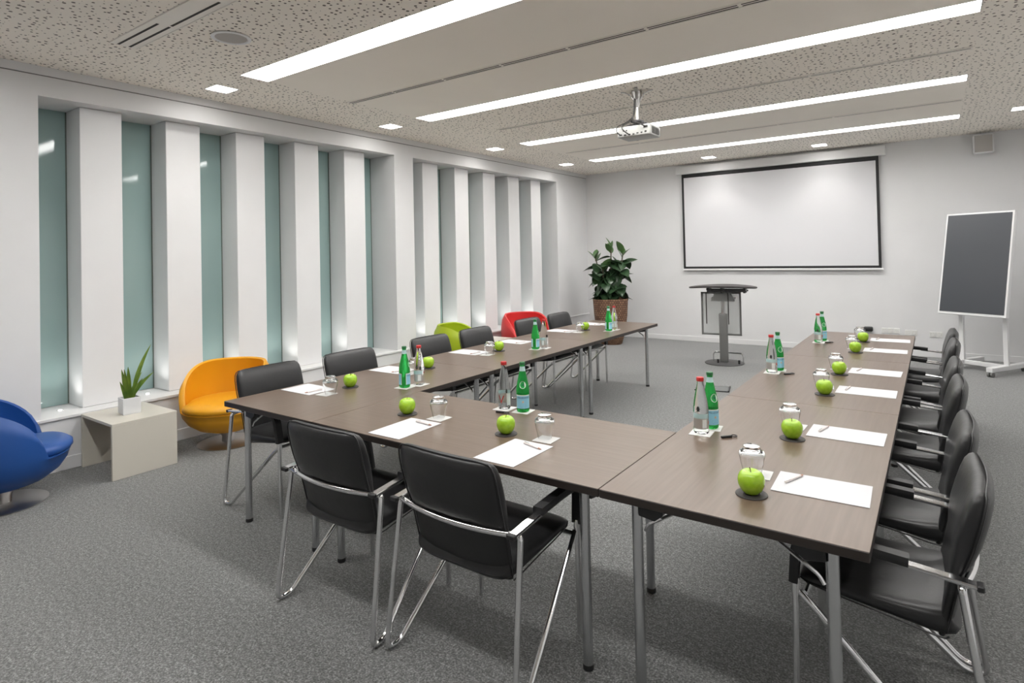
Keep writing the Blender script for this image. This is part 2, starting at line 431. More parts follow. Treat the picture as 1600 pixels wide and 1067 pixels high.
for i, (x, z, w, h) in enumerate([(-0.13, -0.42, .03, .012), (-0.085, -0.425, .025, .012), (-0.04, -0.425, .02, .012), (0.0, -0.425, .02, .01), (0.04, -0.42, .02, .01), (0.08, -0.42, .018, .01), (0.12, -0.415, .02, .014), (-0.1, -0.385, .012, .012), (-0.07, -0.385, .012, .012), (0.12, -0.37, .04, .022)]):
    MB().box(x-w/2, x+w/2, -0.1025, -0.0995, z-h/2, z+h/2).build('port', 'slot_dark', body)
for pts in ([(0.012, -0.03, -0.02), (-0.008, -0.035, -0.12), (-0.02, -0.03, -0.25), (-0.10, -0.07, -0.31), (-0.155, -0.13, -0.34), (-0.15, -0.15, -0.40), (-0.13, -0.105, -0.42)],
            [(0.0, -0.03, -0.02), (-0.012, -0.035, -0.14), (-0.03, -0.04, -0.28), (-0.11, -0.12, -0.34), (-0.09, -0.15, -0.38), (-0.05, -0.12, -0.42), (-0.04, -0.10, -0.425)],
            [(-0.01, -0.03, -0.03), (-0.02, -0.03, -0.2), (-0.03, -0.05, -0.30), (0.04, -0.10, -0.325), (0.09, -0.14, -0.35), (0.12, -0.105, -0.37)]):
    MB().tube(fillet(pts, 0.05), 0.006, 6).build('cable', 'cable_black', t, True)

# projection screen on the back wall
t = empty('projection_screen', (-2.136, YB-0.05, 1.27)); tag(t, 'white pull-down projection screen with black border on the back wall', 'screen')
MB().box(-1.59, 1.585, -0.045, 0.049, 1.675, 1.82, bev=0.012).build('housing', 'white_paint_gloss', t)
MB().box(-1.4925, 1.4925, -0.002, 0.002, 0.006, 1.68).build('border', 'screen_border', t)
MB().box(-1.455, 1.455, -0.004, -0.0025, 0.045, 1.61).build('fabric', 'screen_fabric', t)
MB().box(-1.505, 1.515, -0.014, 0.014, -0.022, 0.008, bev=0.006).build('bottom_bar', 'white_paint_gloss', t)

# wall speaker, sockets
t = empty('wall_speaker', (0.578, YB-0.09, 2.83)); tag(t, 'small off-white speaker high on the back wall', 'speaker')
MB().box(-0.11, 0.11, -0.09, 0.05, 0.0, 0.255, bev=0.012).build('cabinet', 'wall_paint', t)
MB().box(-0.095, 0.095, -0.096, -0.088, 0.015, 0.24, bev=0.003).build('grille', 'speaker_mesh', t)
MB().box(-0.04, 0.04, 0.045, 0.09, 0.09, 0.17).build('bracket', 'white_paint_gloss', t)
def sockets(x, z, n, lab):
    t = empty('socket_panel', (x, YB-0.003, z)); tag(t, lab, 'socket', 'wall sockets on the back wall')
    w = 0.078
    for i in range(n):
        x0 = (i-(n-1)/2)*w
        p = MB().box(x0-0.037, x0+0.037, -0.010, 0.002, -0.038, 0.038, bev=0.003, seg=1).build('plate', 'socket_white', t)
        ins = MB().lathe([(0.024, 0), (0.023, 0.003), (0.021, -0.006), (0.001, -0.006)], 18).build('outlet', 'speaker_mesh', p); ins.location = (x0, -0.0105, 0); ins.rotation_euler = (R(90), 0, 0)
sockets(-0.56, 0.35, 3, 'row of white wall sockets behind the far right table, left row')
sockets(-0.31, 0.335, 2, 'pair of white wall sockets behind the far right table corner')
sockets(-0.015, 0.325, 2, 'white double wall socket left of the rolling display stand')
t = empty('power_adapter', (-0.84, YB-0.05, 0.33)); tag(t, 'black power adapter with coiled cable beside the wall sockets', 'adapter')
MB().box(-0.06, 0.06, -0.045, 0.046, 0.0, 0.07, bev=0.02, seg=3).build('body', 'black_plastic', t, True)
MB().tube(fillet([(-0.05, -0.02, 0.02), (-0.10, -0.02, 0.015), (-0.11, 0.0, -0.1), (-0.11, 0.03, -0.33)], 0.04), 0.005, 6).build('cable', 'cable_black', t, True)

# ------------------------------------------------------------------ rolling display
t = empty('display_stand', (0.4725, 9.545, 0), -0.553); tag(t, 'large dark portrait display on a white wheeled stand', 'display')
for s in (-1, 1):
    ft = MB().box(s*0.248-0.035, s*0.248+0.035, -0.36, 0.40, 0.06, 0.115, bev=0.006).build('foot', 'white_paint_gloss', t)
    for yy in (-0.33, 0.37):
        mbw = MB()
        for dx in (-0.018, 0.018):
            c0 = Vector((s*0.248+dx, yy, 0.032))
            mbw.rings([[c0+Vector((q, math.cos(a)*0.032, math.sin(a)*0.032)) for a in [2*math.pi*i/14 for i in range(14)]] for q in (-0.010, 0.010)])
        mbw.tube([(s*0.248, yy, 0.03), (s*0.248, yy, 0.064)], 0.012, 8)
        mbw.build('castor', 'grey_metal', ft)
    MB().box(s*0.248-0.025, s*0.248+0.025, -0.02, 0.02, 0.11, 1.45, bev=0.004).build('post', 'white_paint_gloss', t)
MB().box(-0.25, 0.25, -0.03, 0.03, 0.062, 0.112, bev=0.005).build('base_beam', 'white_paint_gloss', t)
MB().box(-0.25, 0.25, 0.0, 0.03, 1.2, 1.3).build('cross_beam', 'white_paint_gloss', t)
dsp = empty('display_panel', (-0.02, -0.06, 1.351)); dsp.parent = t; dsp.rotation_euler = (-0.20, 0, 0)
W2, H2 = 0.388, 0.66
MB().box(-W2, W2, -0.03, 0.03, -H2, H2, bev=0.006).build('bezel', 'white_paint_gloss', dsp)
MB().box(-W2+0.022, W2-0.022, -0.034, -0.029, -H2+0.032, H2-0.022).build('screen', 'tv_screen', dsp)

# ------------------------------------------------------------------ lectern
t = empty('lectern', (-2.46, 8.58, 0), R(8)); tag(t, 'grey pedestal lectern with oval dark top and glass front panel', 'lectern')
MB().lathe([(0.0005, 0.0), (0.262, 0.0), (0.265, 0.008), (0.255, 0.014), (0.06, 0.02), (0.0005, 0.02)], 40).build('base', 'base_dark', t, True)
MB().box(-0.055, 0.055, -0.04, 0.04, 0.018, 0.70, bev=0.012, seg=3).build('column', 'grey_metal', t, True)
MB().tube([(0, 0, 0.69), (0, 0, 0.95)], 0.022, 14).build('inner_column', 'brushed_steel', t, True)
MB().rings([[(-0.10, -0.05, 0.99), (0.10, -0.05, 0.99), (0.10, 0.06, 0.99), (-0.10, 0.06, 0.99)], [(-0.155, -0.06, 0.875), (0.155, -0.06, 0.875), (0.155, 0.06, 0.875), (-0.155, 0.06, 0.875)]]).build('bracket', 'grey_metal', t)
rings = []
for z, s in ((1.068, 0.97), (1.075, 1.0), (1.085, 1.0), (1.092, 0.985)):
    rings.append([(0.46*s*math.cos(a), 0.27*s*math.sin(a), z - 0.012*math.cos(a)**2*2 + 0.01) for a in [2*math.pi*i/48 for i in range(48)]])
MB().rings(rings).build('top', 'lectern_top', t)
mb = MB()
for y in (-0.12, 0.10): mb.box(-0.19, 0.33, y-0.015, y+0.015, 1.01, 1.03)
for x in (-0.18, 0.0, 0.30): mb.box(x-0.015, x+0.015, -0.12, 0.10, 0.995, 1.075)
mb.box(-0.2, 0.32, -0.13, -0.1, 1.035, 1.058)
mb.build('rail', 'dark_metal', t)
gp = MB().box(-0.315, 0.215, 0.16, 0.166, 0.385, 0.975).build('front_panel', 'mesh_panel', t)
mb = MB()
for a, b in ((-0.325, -0.30), (0.20, 0.225)): mb.box(a, b, 0.155, 0.171, 0.37, 0.99)
for a, b in ((0.37, 0.395), (0.965, 0.99)): mb.box(-0.325, 0.225, 0.155, 0.171, a, b)
mb.build('panel_frame', 'grey_metal', gp)
MB().box(-0.16, 0.16, 0.03, 0.16, 0.90, 0.92).build('panel_arm', 'grey_metal', t)
for x in (-0.21, 0.085): MB().tube([(x, -0.10, 1.0), (x, -0.10, 0.56)], 0.008, 6).build('cable', 'cable_black', t)
for x in (-0.07, 0.21): MB().box(x-0.014, x+0.014, -0.12, -0.09, 0.018, 0.07, bev=0.004, seg=1).build('stopper', 'black_plastic', t)
MB().tube(fillet([(-0.155, 0.05, 0.018), (-0.155, 0.05, 0.145), (0.255, -0.0, 0.145), (0.255, 0.0, 0.018)], 0.05), 0.010, 8).build('foot_rail', 'chrome', t, True)

# floor hatch
t = empty('floor_hatch', (-2.13, 6.93, 0.0), R(12)); tag(t, 'carpeted floor outlet hatch with dark edge on the open carpet', 'hatch')
MB().box(-0.18, 0.18, -0.13, 0.13, 0.0, 0.006).build('lid', 'hatch_carpet', t)
mb = MB(); mb.box(-0.186, 0.186, -0.136, -0.128, 0, 0.011); mb.box(0.176, 0.19, -0.136, 0.136, 0, 0.016); mb.build('edge', 'black_plastic', t)
mb = MB(); mb.box(-0.186, -0.180, -0.136, 0.136, 0, 0.008); mb.box(-0.186, 0.186, 0.130, 0.136, 0, 0.008); mb.build('rim', 'grey_metal', t)

# ------------------------------------------------------------------ rubber plant
t = empty('rubber_plant', (-4.66, 9.50, 0)); tag(t, 'tall rubber plant in a woven brown basket pot in the far corner', 'plant')
def sq(rad, z, n=40, e=3.2):
    out = []
    for i in range(n):
        a = 2*math.pi*i/n + R(30); c_, s_ = math.cos(a), math.sin(a)
        k = (abs(math.cos(a-R(30)))**e+abs(math.sin(a-R(30)))**e)**(-1/e)
        out.append((rad*k*c_, rad*k*s_, z))
    return out
prof = [(0.17, 0.0), (0.19, 0.02), (0.245, 0.22), (0.285, 0.50), (0.298, 0.74), (0.302, 0.785), (0.285, 0.79), (0.27, 0.74)]
pm = MB().rings([sq(r, z) for r, z in prof], True, False)
pot = pm.build('pot', 'woven_rattan', t, True)
uvl = pot.data.uv_layers.new(name='UVMap')
for poly in pot.data.polygons:
    angs = []
    for li in poly.loop_indices:
        co = pot.data.vertices[pot.data.loops[li].vertex_index].co
        angs.append((li, math.atan2(co.y, co.x), co.z))
    ref = angs[0][1]
    for li, a, z in angs:
        while a-ref > math.pi: a -= 2*math.pi
        while a-ref < -math.pi: a += 2*math.pi
        uvl.data[li].uv = (a*0.29, z)
MB().rings([sq(0.272, 0.745)], True, False).build('soil', 'soil', t)
def leaf_mesh(name, L, W, m_, droop=0.25, fold=0.22, nl=7, nw=4):
    mb = MB(); vs_ = []; fs = []
    for i in range(nl+1):
        s = i/nl; w = W*math.sin(math.pi*min(1, max(0.0, s))**0.85)**0.8 if 0 < s < 1 else 0.002
        for j in range(nw+1):
            q = j/nw*2-1
            vs_.append((q*w, L*s, -droop*L*s*s + fold*abs(q)*w))
    for i in range(nl):
        for j in range(nw):
            a = i*(nw+1)+j; fs.append((a, a+1, a+nw+2, a+nw+1))
    mb.add(vs_, fs)
    o = mb.build(name, m_, None, True); me = o.data; bpy.data.objects.remove(o); return me
LEAVES = [leaf_mesh('leaf', 0.29, 0.10, 'rubber_leaf'), leaf_mesh('leaf', 0.27, 0.095, 'rubber_leaf', 0.4), leaf_mesh('leaf', 0.25, 0.07, 'rubber_leaf_young', 0.1)]
rng = random.Random(11)
stems = [[(-0.06, -0.02, 0.74), (-0.14, -0.04, 1.05), (-0.24, -0.06, 1.52)], [(0.0, 0.02, 0.74), (0.02, 0.0, 1.2), (0.05, -0.02, 1.66)], [(0.08, 0.0, 0.74), (0.16, 0.04, 1.1), (0.25, 0.03, 1.58)], [(-0.03, -0.06, 0.74), (-0.05, -0.14, 1.0), (-0.04, -0.18, 1.3)]]
for si, st in enumerate(stems):
    MB().tube(fillet(st, 0.2), 0.011, 6).build('stem', 'stem_brown', t, True)
    P0, P1, P2 = [Vector(p) for p in st]
    nlv = 30 if si < 3 else 22
    for k in range(nlv):
        s = 0.06 + 0.94*k/(nlv-1)
        p = P0*(1-s)**2 + P1*2*s*(1-s) + P2*s*s
        az = k*2.4 + si*1.3 + rng.uniform(-.3, .3)
        tip = s > 0.88
        el = R(rng.uniform(45, 75)) if tip else R(rng.uniform(-55, 40) + 20*(s-0.4))
        L_ = bpy.data.objects.new('leaf', LEAVES[2] if tip else LEAVES[rng.randrange(2)])
        col.objects.link(L_); L_.parent = t; L_.location = p
        L_.rotation_mode = 'XYZ'; L_.rotation_euler = (el, rng.uniform(-.5, .5), az)
        sc_ = rng.uniform(0.8, 1.12)*(1.0 if s < .8 else 0.9); L_.scale = (sc_,)*3

# ------------------------------------------------------------------ low tables and small plant
def low_table(x0, x1, y0, y1, h, lab):
    cx, cy = (x0+x1)/2, (y0+y1)/2
    t = empty('side_table', (cx, cy, 0)); tag(t, lab, 'side table', 'beige cube side tables'); a, b = (x1-x0)/2, (y1-y0)/2
    MB().box(-a, a, -b, b, h-0.022, h, bev=0.002, seg=1).build('top', 'beige_lacquer', t)
    for s in (-1, 1): MB().box(min(s*a, s*(a-0.022)), max(s*a, s*(a-0.022)), -b, b, 0, h-0.022, bev=0.002, seg=1).build('side_panel', 'beige_lacquer', t)
low_table(-5.53, -4.955, 1.855, 2.315, 0.415, 'beige open cube side table between the blue and yellow armchairs')
low_table(-5.50, -4.92, 6.42, 6.90, 0.415, 'beige cube side table between the green and red armchairs')
t = empty('potted_plant', (-5.22, 2.08, 0.415), R(-6)); tag(t, 'small bladed plant in a frosted square pot on the side table', 'plant')
mb = MB(); w = 0.062
mb.rings([[(s1*q, s2*q, z) for s1, s2 in ((-1, -1), (1, -1), (1, 1), (-1, 1))] for q, z in ((w*.96, 0), (w, 0.01), (w, 0.125), (w-.008, 0.127), (w-.01, 0.105))], True, False)
mb.build('pot', 'frosted_pot', t)
MB().box(-w+.01, w-.01, -w+.01, w-.01, 0.098, 0.106).build('soil', 'soil', t)
# blade: along local image-right (+y) leaning; (lean_x, lean_y, height, width)
for bx, by, lx, ly, h, wd in [(0.0, 0.02, 0.0, 0.135, 0.42, 0.017), (0.0, 0.01, 0.02, 0.16, 0.20, 0.022), (0.01, 0.0, 0.0, -0.01, 0.265, 0.017), (0.0, -0.02, -0.01, -0.03, 0.25, 0.015), (0.02, -0.03, 0.0, -0.04, 0.16, 0.013), (-0.02, 0.01, -0.05, 0.10, 0.20, 0.014), (0.0, -0.01, 0.04, -0.035, 0.255, 0.014), (0.015, 0.02, 0.06, 0.05, 0.17, 0.014)]:
    mb = MB(); vs_ = []; fs = []; N = 8
    for i in range(N+1):
        s = i/N; ww = wd*(math.sin(math.pi*min(1, 0.12+s*0.88))**0.7) if s < 1 else 0.001
        c = Vector((bx+lx*s*s, by+ly*(0.35*s+0.65*s*s), 0.1+h*s))
        for q in (-1, 0, 1): vs_.append(c+Vector((q*ww*0.6, q*ww*0.8, 0))+Vector((0.3*ww*abs(q), -0.2*ww*abs(q), 0)))
    for i in range(N):
        for j in range(2):
            a = i*3+j; fs.append((a, a+1, a+4, a+3))
    mb.add(vs_, fs).build('leaf', 'blade_leaf', t, True)

# small uplights on the sill
for k, (a, b) in enumerate(gaps):
    if k in (5, 11) : continue
    kk = k if k < 5 else k-1
    if k >= 6: rec = 'far'; pos = k-6
    else: rec = 'near'; pos = k
    t = empty('sill_light', (-5.80, (a+b)/2+0.03, ZS+0.002)); tag(t, 'tiny round sill uplight in window %s of the %s recess' % (['one', 'two', 'three', 'four', 'five'][pos], rec), 'uplight', 'sill uplights')
    MB().lathe([(0.013, 0.0), (0.022, 0.0), (0.023, 0.003), (0.014, 0.004)], 16).build('ring', 'brushed_steel', t)
    MB().lathe([(0.013, 0.003), (0.0005, 0.0035)], 16).build('lens', 'sill_led', t)
    ud = bpy.data.lights.new('uplight_beam', 'SPOT'); ud.energy = 1.1; ud.spot_size = R(130); ud.spot_blend = 0.8; ud.shadow_soft_size = 0.012; ud.color = (1, 0.98, 0.95)
    uo = bpy.data.objects.new('uplight_beam', ud); col.objects.link(uo); uo.parent = t; uo.location = (0, 0, 0.018); uo.rotation_euler = (R(180), 0, 0)

# ------------------------------------------------------------------ lounge chairs
def lounge(name_col, loc, rz, lab):
    t = empty('lounge_chair', loc, rz); tag(t, lab, 'armchair', 'round coloured armchairs')
    N = 64
    def H(th):
        ph = abs(math.degrees(math.atan2(math.sin(th-math.pi), math.cos(th-math.pi))))
        if ph < 50: return 0.375
        if ph > 128: return 0.0
        return 0.375*math.sqrt(max(0, 1-((ph-50)/78)**2))
    rings = []
    low = [(0.05, 0.105), (0.14, 0.115), (0.24, 0.150), (0.315, 0.205), (0.355, 0.265), (0.370, 0.315)]
    for r, z in low: rings.append([(r*math.cos(2*math.pi*i/N), r*math.sin(2*math.pi*i/N), z) for i in range(N)])
    K = 9
    def wallr(s): return 0.372 + 0.012*math.sin(math.pi*s) - 0.03*s*s
    for k in range(1, K+1):
        s = k/K; ring = []
        for i in range(N):
            th = 2*math.pi*i/N; h = H(th); r = wallr(s*h/0.375)
            if k >= K-1: r -= 0.012*(k-K+2)*min(1, h*12)
            ring.append((r*math.cos(th), r*math.sin(th), 0.315+h*s + 0.0008*k))
        rings.append(ring)
    for k in range(K, -1, -1):
        s = k/K; ring = []
        for i in range(N):
            th = 2*math.pi*i/N; h = H(th); r = wallr(s*h/0.375)-0.046
            ring.append((r*math.cos(th), r*math.sin(th), 0.317+h*s*0.985))
        rings.append(ring)
    MB().rings(rings, True, True).build('shell', name_col, t, True, angle=60)
    cr = []
    for r, z in ((0.30, 0.305), (0.345, 0.316), (0.368, 0.34), (0.366, 0.365), (0.34, 0.385), (0.26, 0.396), (0.12, 0.40), (0.002, 0.40)):
        ring = []
        for i in range(N):
            th = 2*math.pi*i/N; c_ = math.cos(th)
            ph = abs(math.degrees(math.atan2(math.sin(th), c_)))
            k = 1.0 if ph < 42 else max(0.865, 1-0.135*((ph-42)/14))
            ring.append((r*k*c_ + 0.018*(c_ > 0)*c_, r*k*math.sin(th), z))
        cr.append(ring)
    MB().rings(cr, True, False).build('seat_cushion', name_col, t, True, angle=70)
    MB().lathe([(0.052, 0.012), (0.05, 0.06), (0.075, 0.108)], 24).build('stem', 'brushed_steel', t, True)
    MB().lathe([(0.0005, 0.0), (0.248, 0.0), (0.25, 0.006), (0.243, 0.010), (0.06, 0.016), (0.0005, 0.016)], 48).build('base', 'brushed_steel', t, True)
    return t
lounge('blue_leather', (-5.14, 1.27, 0), R(76), 'blue round leather armchair cut off by the left frame edge')
lounge('yellow_leather', (-5.13, 2.83, 0), R(-58), 'yellow round leather armchair behind the first black chair')
lounge('green_leather', (-5.10, 6.00, 0), R(28), 'lime green round armchair against the window wall')
lounge('red_leather', (-5.10, 7.50, 0), R(-26), 'red round armchair at the far end of the window wall')

# ------------------------------------------------------------------ tables
TZ = 0.74
def table(x0, x1, y0, y1, along, lab):
    cx, cy = (x0+x1)/2, (y0+y1)/2; g = 0.0018
    t = empty('meeting_table', (cx, cy, 0)); tag(t, lab, 'table', 'dark wooden folding meeting tables')
    a, b = (x1-x0)/2-g, (y1-y0)/2-g
    top = MB(); top.box(-a, a, -b, b, TZ-0.002, TZ, 0, bev=0.0009, seg=1); top.build('tabletop', 'walnut_along_'+along, t)
    MB().box(-a, a, -b, b, TZ-0.032, TZ-0.002, 0, bev=0.002, seg=1).build('edge_band', 'table_edge', t)
    ex, ey = 0.107, 0.09
    for sx in (-1, 1):
        for sy in (-1, 1):
            px, py = sx*(a-ex), sy*(b-ey)
            lg = MB().tube([(px, py, 0.012), (px, py, TZ-0.03)], 0.0195, 16).build('leg', 'steel_tube', t, True)
            MB().lathe([(0.0005, 0), (0.021, 0), (0.022, 0.012), (0.0195, 0.02)], 16, px, py, 0).build('foot_cap', 'black_plastic', lg, True)
            # bracket and strut run inwards across the short end
            if along == 'y': d = Vector((-sx, 0, 0))
            else: d = Vector((0, -sy, 0))
            q = Vector((px, py, 0)); n_ = Vector((-d.y, d.x, 0))
            def P(s, z, off=0): return q + d*s + n_*off + Vector((0, 0, z))
            sec = [P(0.015, TZ-0.033, -0.022), P(0.11, TZ-0.033, -0.022), P(0.105, TZ-0.075, -0.022), P(0.075, TZ-0.10, -0.022), P(0.015, TZ-0.092, -0.022)]
            sec2 = [p + n_*0.044 for p in sec]
            MB().rings([sec, sec2]).build('bracket', 'black_plastic', lg)
            MB().tube(fillet([P(0.021, TZ-0.16, 0.02), P(0.035, TZ-0.135, 0.02), P(0.09, TZ-0.10, 0.02), P(0.19, TZ-0.036, 0.02)], 0.05), 0.006, 6).build('strut', 'chrome', lg, True)
    rail = MB()
    if along == 'y':
        for sx in (-1, 1): rail.box(sx*(a-ex-0.06)-0.012, sx*(a-ex-0.06)+0.012, -b+0.14, b-0.14, TZ-0.055, TZ-0.032)
    else:
        for sy in (-1, 1): rail.box(-a+0.14, a-0.14, sy*(b-ey-0.06)-0.012, sy*(b-ey-0.06)+0.012, TZ-0.055, TZ-0.032)
    rail.build('under_rail', 'black_plastic', t)
    return t
XA, XL, XS, XB, YF, YK = -3.5803, -2.7075, -1.0223, -0.1698, 1.9485, 2.7574
LY = [1.9485, 3.5568, 5.1652, 6.7735]; RY = [1.9485, 3.6073, 5.2228, 6.8383]
WORD = ['nearest the viewer', 'in the middle', 'at the far end']
for k in range(3):
    table(XA, XL, LY[k], LY[k+1], 'y', 'dark wooden folding table of the left row, '+WORD[k])
    table(XS, XB, RY[k], RY[k+1], 'y', 'dark wooden folding table of the right row, '+WORD[k])
table(XL, XS, YF, YK, 'x', 'dark wooden folding table joining the left and right rows')

# ------------------------------------------------------------------ meeting chairs
def pad(path, wid, thk, curve=0.0, n=28, ex=5.0):
    """padded slab swept along path of (y,z); wid/thk per station; ends rounded by extra stations"""
    mb = MB(); P = [Vector((0, y, z)) for y, z in path]; rings = []
    for i, p in enumerate(P):
        tg = (P[min(i+1, len(P)-1)]-P[max(i-1, 0)]).normalized(); nr = Vector((1, 0, 0)).cross(tg)
        ring = []
        for k in range(n):
            a = 2*math.pi*k/n; c_, s_ = math.cos(a), math.sin(a)
            x = abs(c_)**(2/ex)*(1 if c_ >= 0 else -1)*wid[i]; y = abs(s_)**(2/3.0)*(1 if s_ >= 0 else -1)*thk[i]
            bow = curve*(x/0.24)**2
            ring.append(p+Vector((x, 0, 0))+nr*y+Vector((0, bow, 0)))
        rings.append(ring)
    return mb.rings(rings)
def make_chair():
    t = empty('meeting_chair')
    # backrest (faces +y)
    zs = [0.395, 0.402, 0.42, 0.47, 0.53, 0.59, 0.64, 0.69, 0.745, 0.795, 0.828, 0.845, 0.854, 0.857]
    def by(z): return -0.145 - 0.045*(z-0.40)/0.2 - 0.010*max(0, (z-0.6)/0.25)
    w = [0.215, 0.228, 0.234, 0.236, 0.238, 0.240, 0.243, 0.246, 0.247, 0.246, 0.241, 0.232, 0.220, 0.205]
    th = [0.008, 0.014, 0.020, 0.021, 0.021, 0.022, 0.034, 0.040, 0.040, 0.037, 0.032, 0.025, 0.016, 0.008]
    b = pad([(by(z), z) for z in zs], w, th, 0.018).build('backrest', 'black_leather', t, True, angle=60)
    out = []
    idx = list(range(2, 13))
    for i in idx: out.append(Vector((-w[i]-0.001, by(zs[i])-th[i]*0.55+0.018*(w[i]/.24)**2, zs[i])))
    for q in range(1, 8): x = -w[12]+2*w[12]*q/8; out.append(Vector((x, by(0.858)-0.006+0.018*(x/.24)**2, 0.8585)))
    for i in reversed(idx): out.append(Vector((w[i]+0.001, by(zs[i])-th[i]*0.55+0.018*(w[i]/.24)**2, zs[i])))
    MB().tube(out, 0.0032, 6).build('piping', 'black_leather', b, True)
    # seat wedge, thick at the back
    ysx = [-0.165, -0.160, -0.14, -0.10, -0.04, 0.04, 0.12, 0.19, 0.24, 0.262, 0.27]
    top = [0.485, 0.492, 0.494, 0.488, 0.484, 0.484, 0.488, 0.492, 0.490, 0.483, 0.474]
    bot = [0.41, 0.397, 0.390, 0.394, 0.405, 0.418, 0.428, 0.438, 0.446, 0.454, 0.462]
    pth = [(y, (a+c)/2) for y, a, c in zip(ysx, top, bot)]; thk = [(a-c)/2 for a, c in zip(top, bot)]
    sw = [0.22, 0.232, 0.238, 0.240, 0.241, 0.242, 0.242, 0.241, 0.238, 0.228, 0.21]
    s = pad(pth, sw, thk, 0.0).build('seat', 'black_leather', t, True, angle=60)
    MB().tube([(-0.239, -0.15, 0.412)] + [(-sw[i]-0.001, ysx[i], bot[i]+0.014) for i in range(2, 10)] + [(x, 0.268, 0.470) for x in (-.15, 0, .15)] + [(sw[i]+0.001, ysx[i], bot[i]+0.014) for i in range(9, 1, -1)], 0.003, 6).build('piping', 'black_leather', s, True)
    # back rail
    pts = [(0.30*q, -0.185-0.043*(1-q*q), 0.600-0.004*(1-q*q)) for q in [x/8-1 for x in range(17)]]
    pts = [Vector(p) for p in pts]
    MB().tube(pts, 0.0115, 10).build('back_rail', 'chrome', t, True)
    MB().tube([(-0.262, 0.245, 0.432), (0.262, 0.245, 0.432)], 0.010, 8).build('seat_rail', 'chrome', t, True)
    for sx in (-1, 1):
        rear = fillet([(sx*0.285, -0.184, 0.600), (sx*0.306, -0.184, 0.595), (sx*0.322, -0.262, 0.013), (sx*0.316, -0.195, 0.012), (sx*0.272, 0.215, 0.40), (sx*0.262, 0.262, 0.435)], 0.045)
        MB().tube(rear, 0.0115, 10).build('leg', 'chrome', t, True)
        fl = MB().tube([(sx*0.267, 0.278, 0.006), (sx*0.268, 0.272, 0.46)], 0.0115, 10).build('leg', 'chrome', t, True)
        MB().tube([(sx*0.268, 0.273, 0.435), (sx*0.268, 0.272, 0.485)], 0.0155, 10).build('connector', 'chrome', fl, True)
        arm = [(sx*0.298, -0.225, 0.612), (sx*0.297, -0.12, 0.622), (sx*0.295, 0.0, 0.632)]
        ar = MB().strap(arm, 0.034, 0.012).build('armrest', 'chrome', t)
        MB().box(sx*0.298-0.019, sx*0.298+0.019, -0.237, -0.218, 0.603, 0.621, bev=0.003, seg=1).build('end_cap', 'black_plastic', ar)
        cv = fillet([(sx*0.295, -0.055, 0.640), (sx*0.293, 0.13, 0.652), (sx*0.282, 0.262, 0.640), (sx*0.268, 0.276, 0.47)], 0.13, 8)
        MB().strap(cv, 0.046, 0.028).build('arm_pad', 'black_plastic', ar, True)
    return t
proto = make_chair(); first_used = [False]
def chair(x, y, rz, lab, group):
    t = proto if not first_used[0] else copy_tree(proto)
    first_used[0] = True
    t.location = (x, y, 0); t.rotation_euler = (0, 0, rz); tag(t, lab, 'chair', group); return t
chair(-1.53, 1.93, R(-1), 'black leather cantilever armchair at the front table, on the right, back to the viewer', 'black meeting chairs')
chair(-2.235, 1.90, R(1), 'black leather armchair at the front table, on the left, back to the viewer', 'black meeting chairs')
for k, (y, x, a) in enumerate([(2.48, -0.145, 0), (3.16, -0.15, 0), (4.08, -0.15, 0), (4.76, -0.15, 0), (5.74, -0.135, 0), (6.41, -0.13, 0)]):
    chair(x, y, R(90+a), '%s black leather chair along the right table row, counting from the viewer' % ORD[k], 'black meeting chairs')
for k, (y, x, a) in enumerate([(2.42, -3.60, 1), (3.12, -3.60, -1), (4.05, -3.60, 0), (4.72, -3.60, 0), (5.67, -3.60, 0), (6.345, -3.59, 0)]):
    chair(x, y, R(-90+a), '%s black leather chair along the left table row, counting from the viewer' % ORD[k], 'black meeting chairs')

# ------------------------------------------------------------------ things on the tables
def share(fn):
    cache = {}
    def get(*a):
        if 'o' not in cache: cache['o'] = fn(*a); return cache['o']
        return copy_tree(cache['o'])
    return get
def f_paper():
    return MB().box(-0.105, 0.105, -0.1525, 0.1525, 0.0004, 0.0024).build('notepad', 'paper_white')
def f_pen():
    t = empty('ballpoint_pen')
    b = MB().tube([(-0.052, 0, 0.005), (0.05, 0, 0.005)], 0.0045, 8).build('barrel', 'pen_body', t, True)
    MB().tube([(0.05, 0, 0.005), (0.062, 0, 0.005), (0.070, 0, 0.005)], [0.0045, 0.003, 0.0008], 8).build('tip', 'pen_tip', t, True)
    MB().box(-0.05, -0.015, -0.0015, 0.0015, 0.0098, 0.0112).build('clip', 'chrome', b)
    return t
def f_apple():
    t = empty('green_apple')
    prof = [(0.0005, 0.008), (0.010, 0.004), (0.018, 0.0005), (0.026, 0.004), (0.036, 0.016), (0.0435, 0.033), (0.0455, 0.048), (0.043, 0.062), (0.036, 0.074), (0.026, 0.0805), (0.016, 0.0795), (0.008, 0.075), (0.0005, 0.071)]
    N = 24; rings = []
    for r, z in prof:
        rings.append([(r*(1+0.018*math.cos(5*a)*(1-z/0.09))*math.cos(a), r*(1+0.018*math.cos(5*a)*(1-z/0.09))*math.sin(a), z) for a in [2*math.pi*i/N for i in range(N)]])
    MB().rings(rings).build('flesh', 'apple_skin', t, True, angle=180)
    MB().tube([(0, 0, 0.071), (0.001, 0.001, 0.082), (0.004, 0.002, 0.091)], [0.0016, 0.0014, 0.002], 6).build('stem', 'apple_stem', t)
    return t
def f_acoaster():
    return MB().lathe([(0.0005, 0.0002), (0.053, 0.0002), (0.054, 0.002), (0.053, 0.004), (0.0005, 0.004)], 32).build('round_coaster', 'dark_coaster')
def f_card():
    return MB().box(-0.049, 0.049, -0.049, 0.049, 0.0002, 0.0022).build('square_coaster', 'coaster_card')
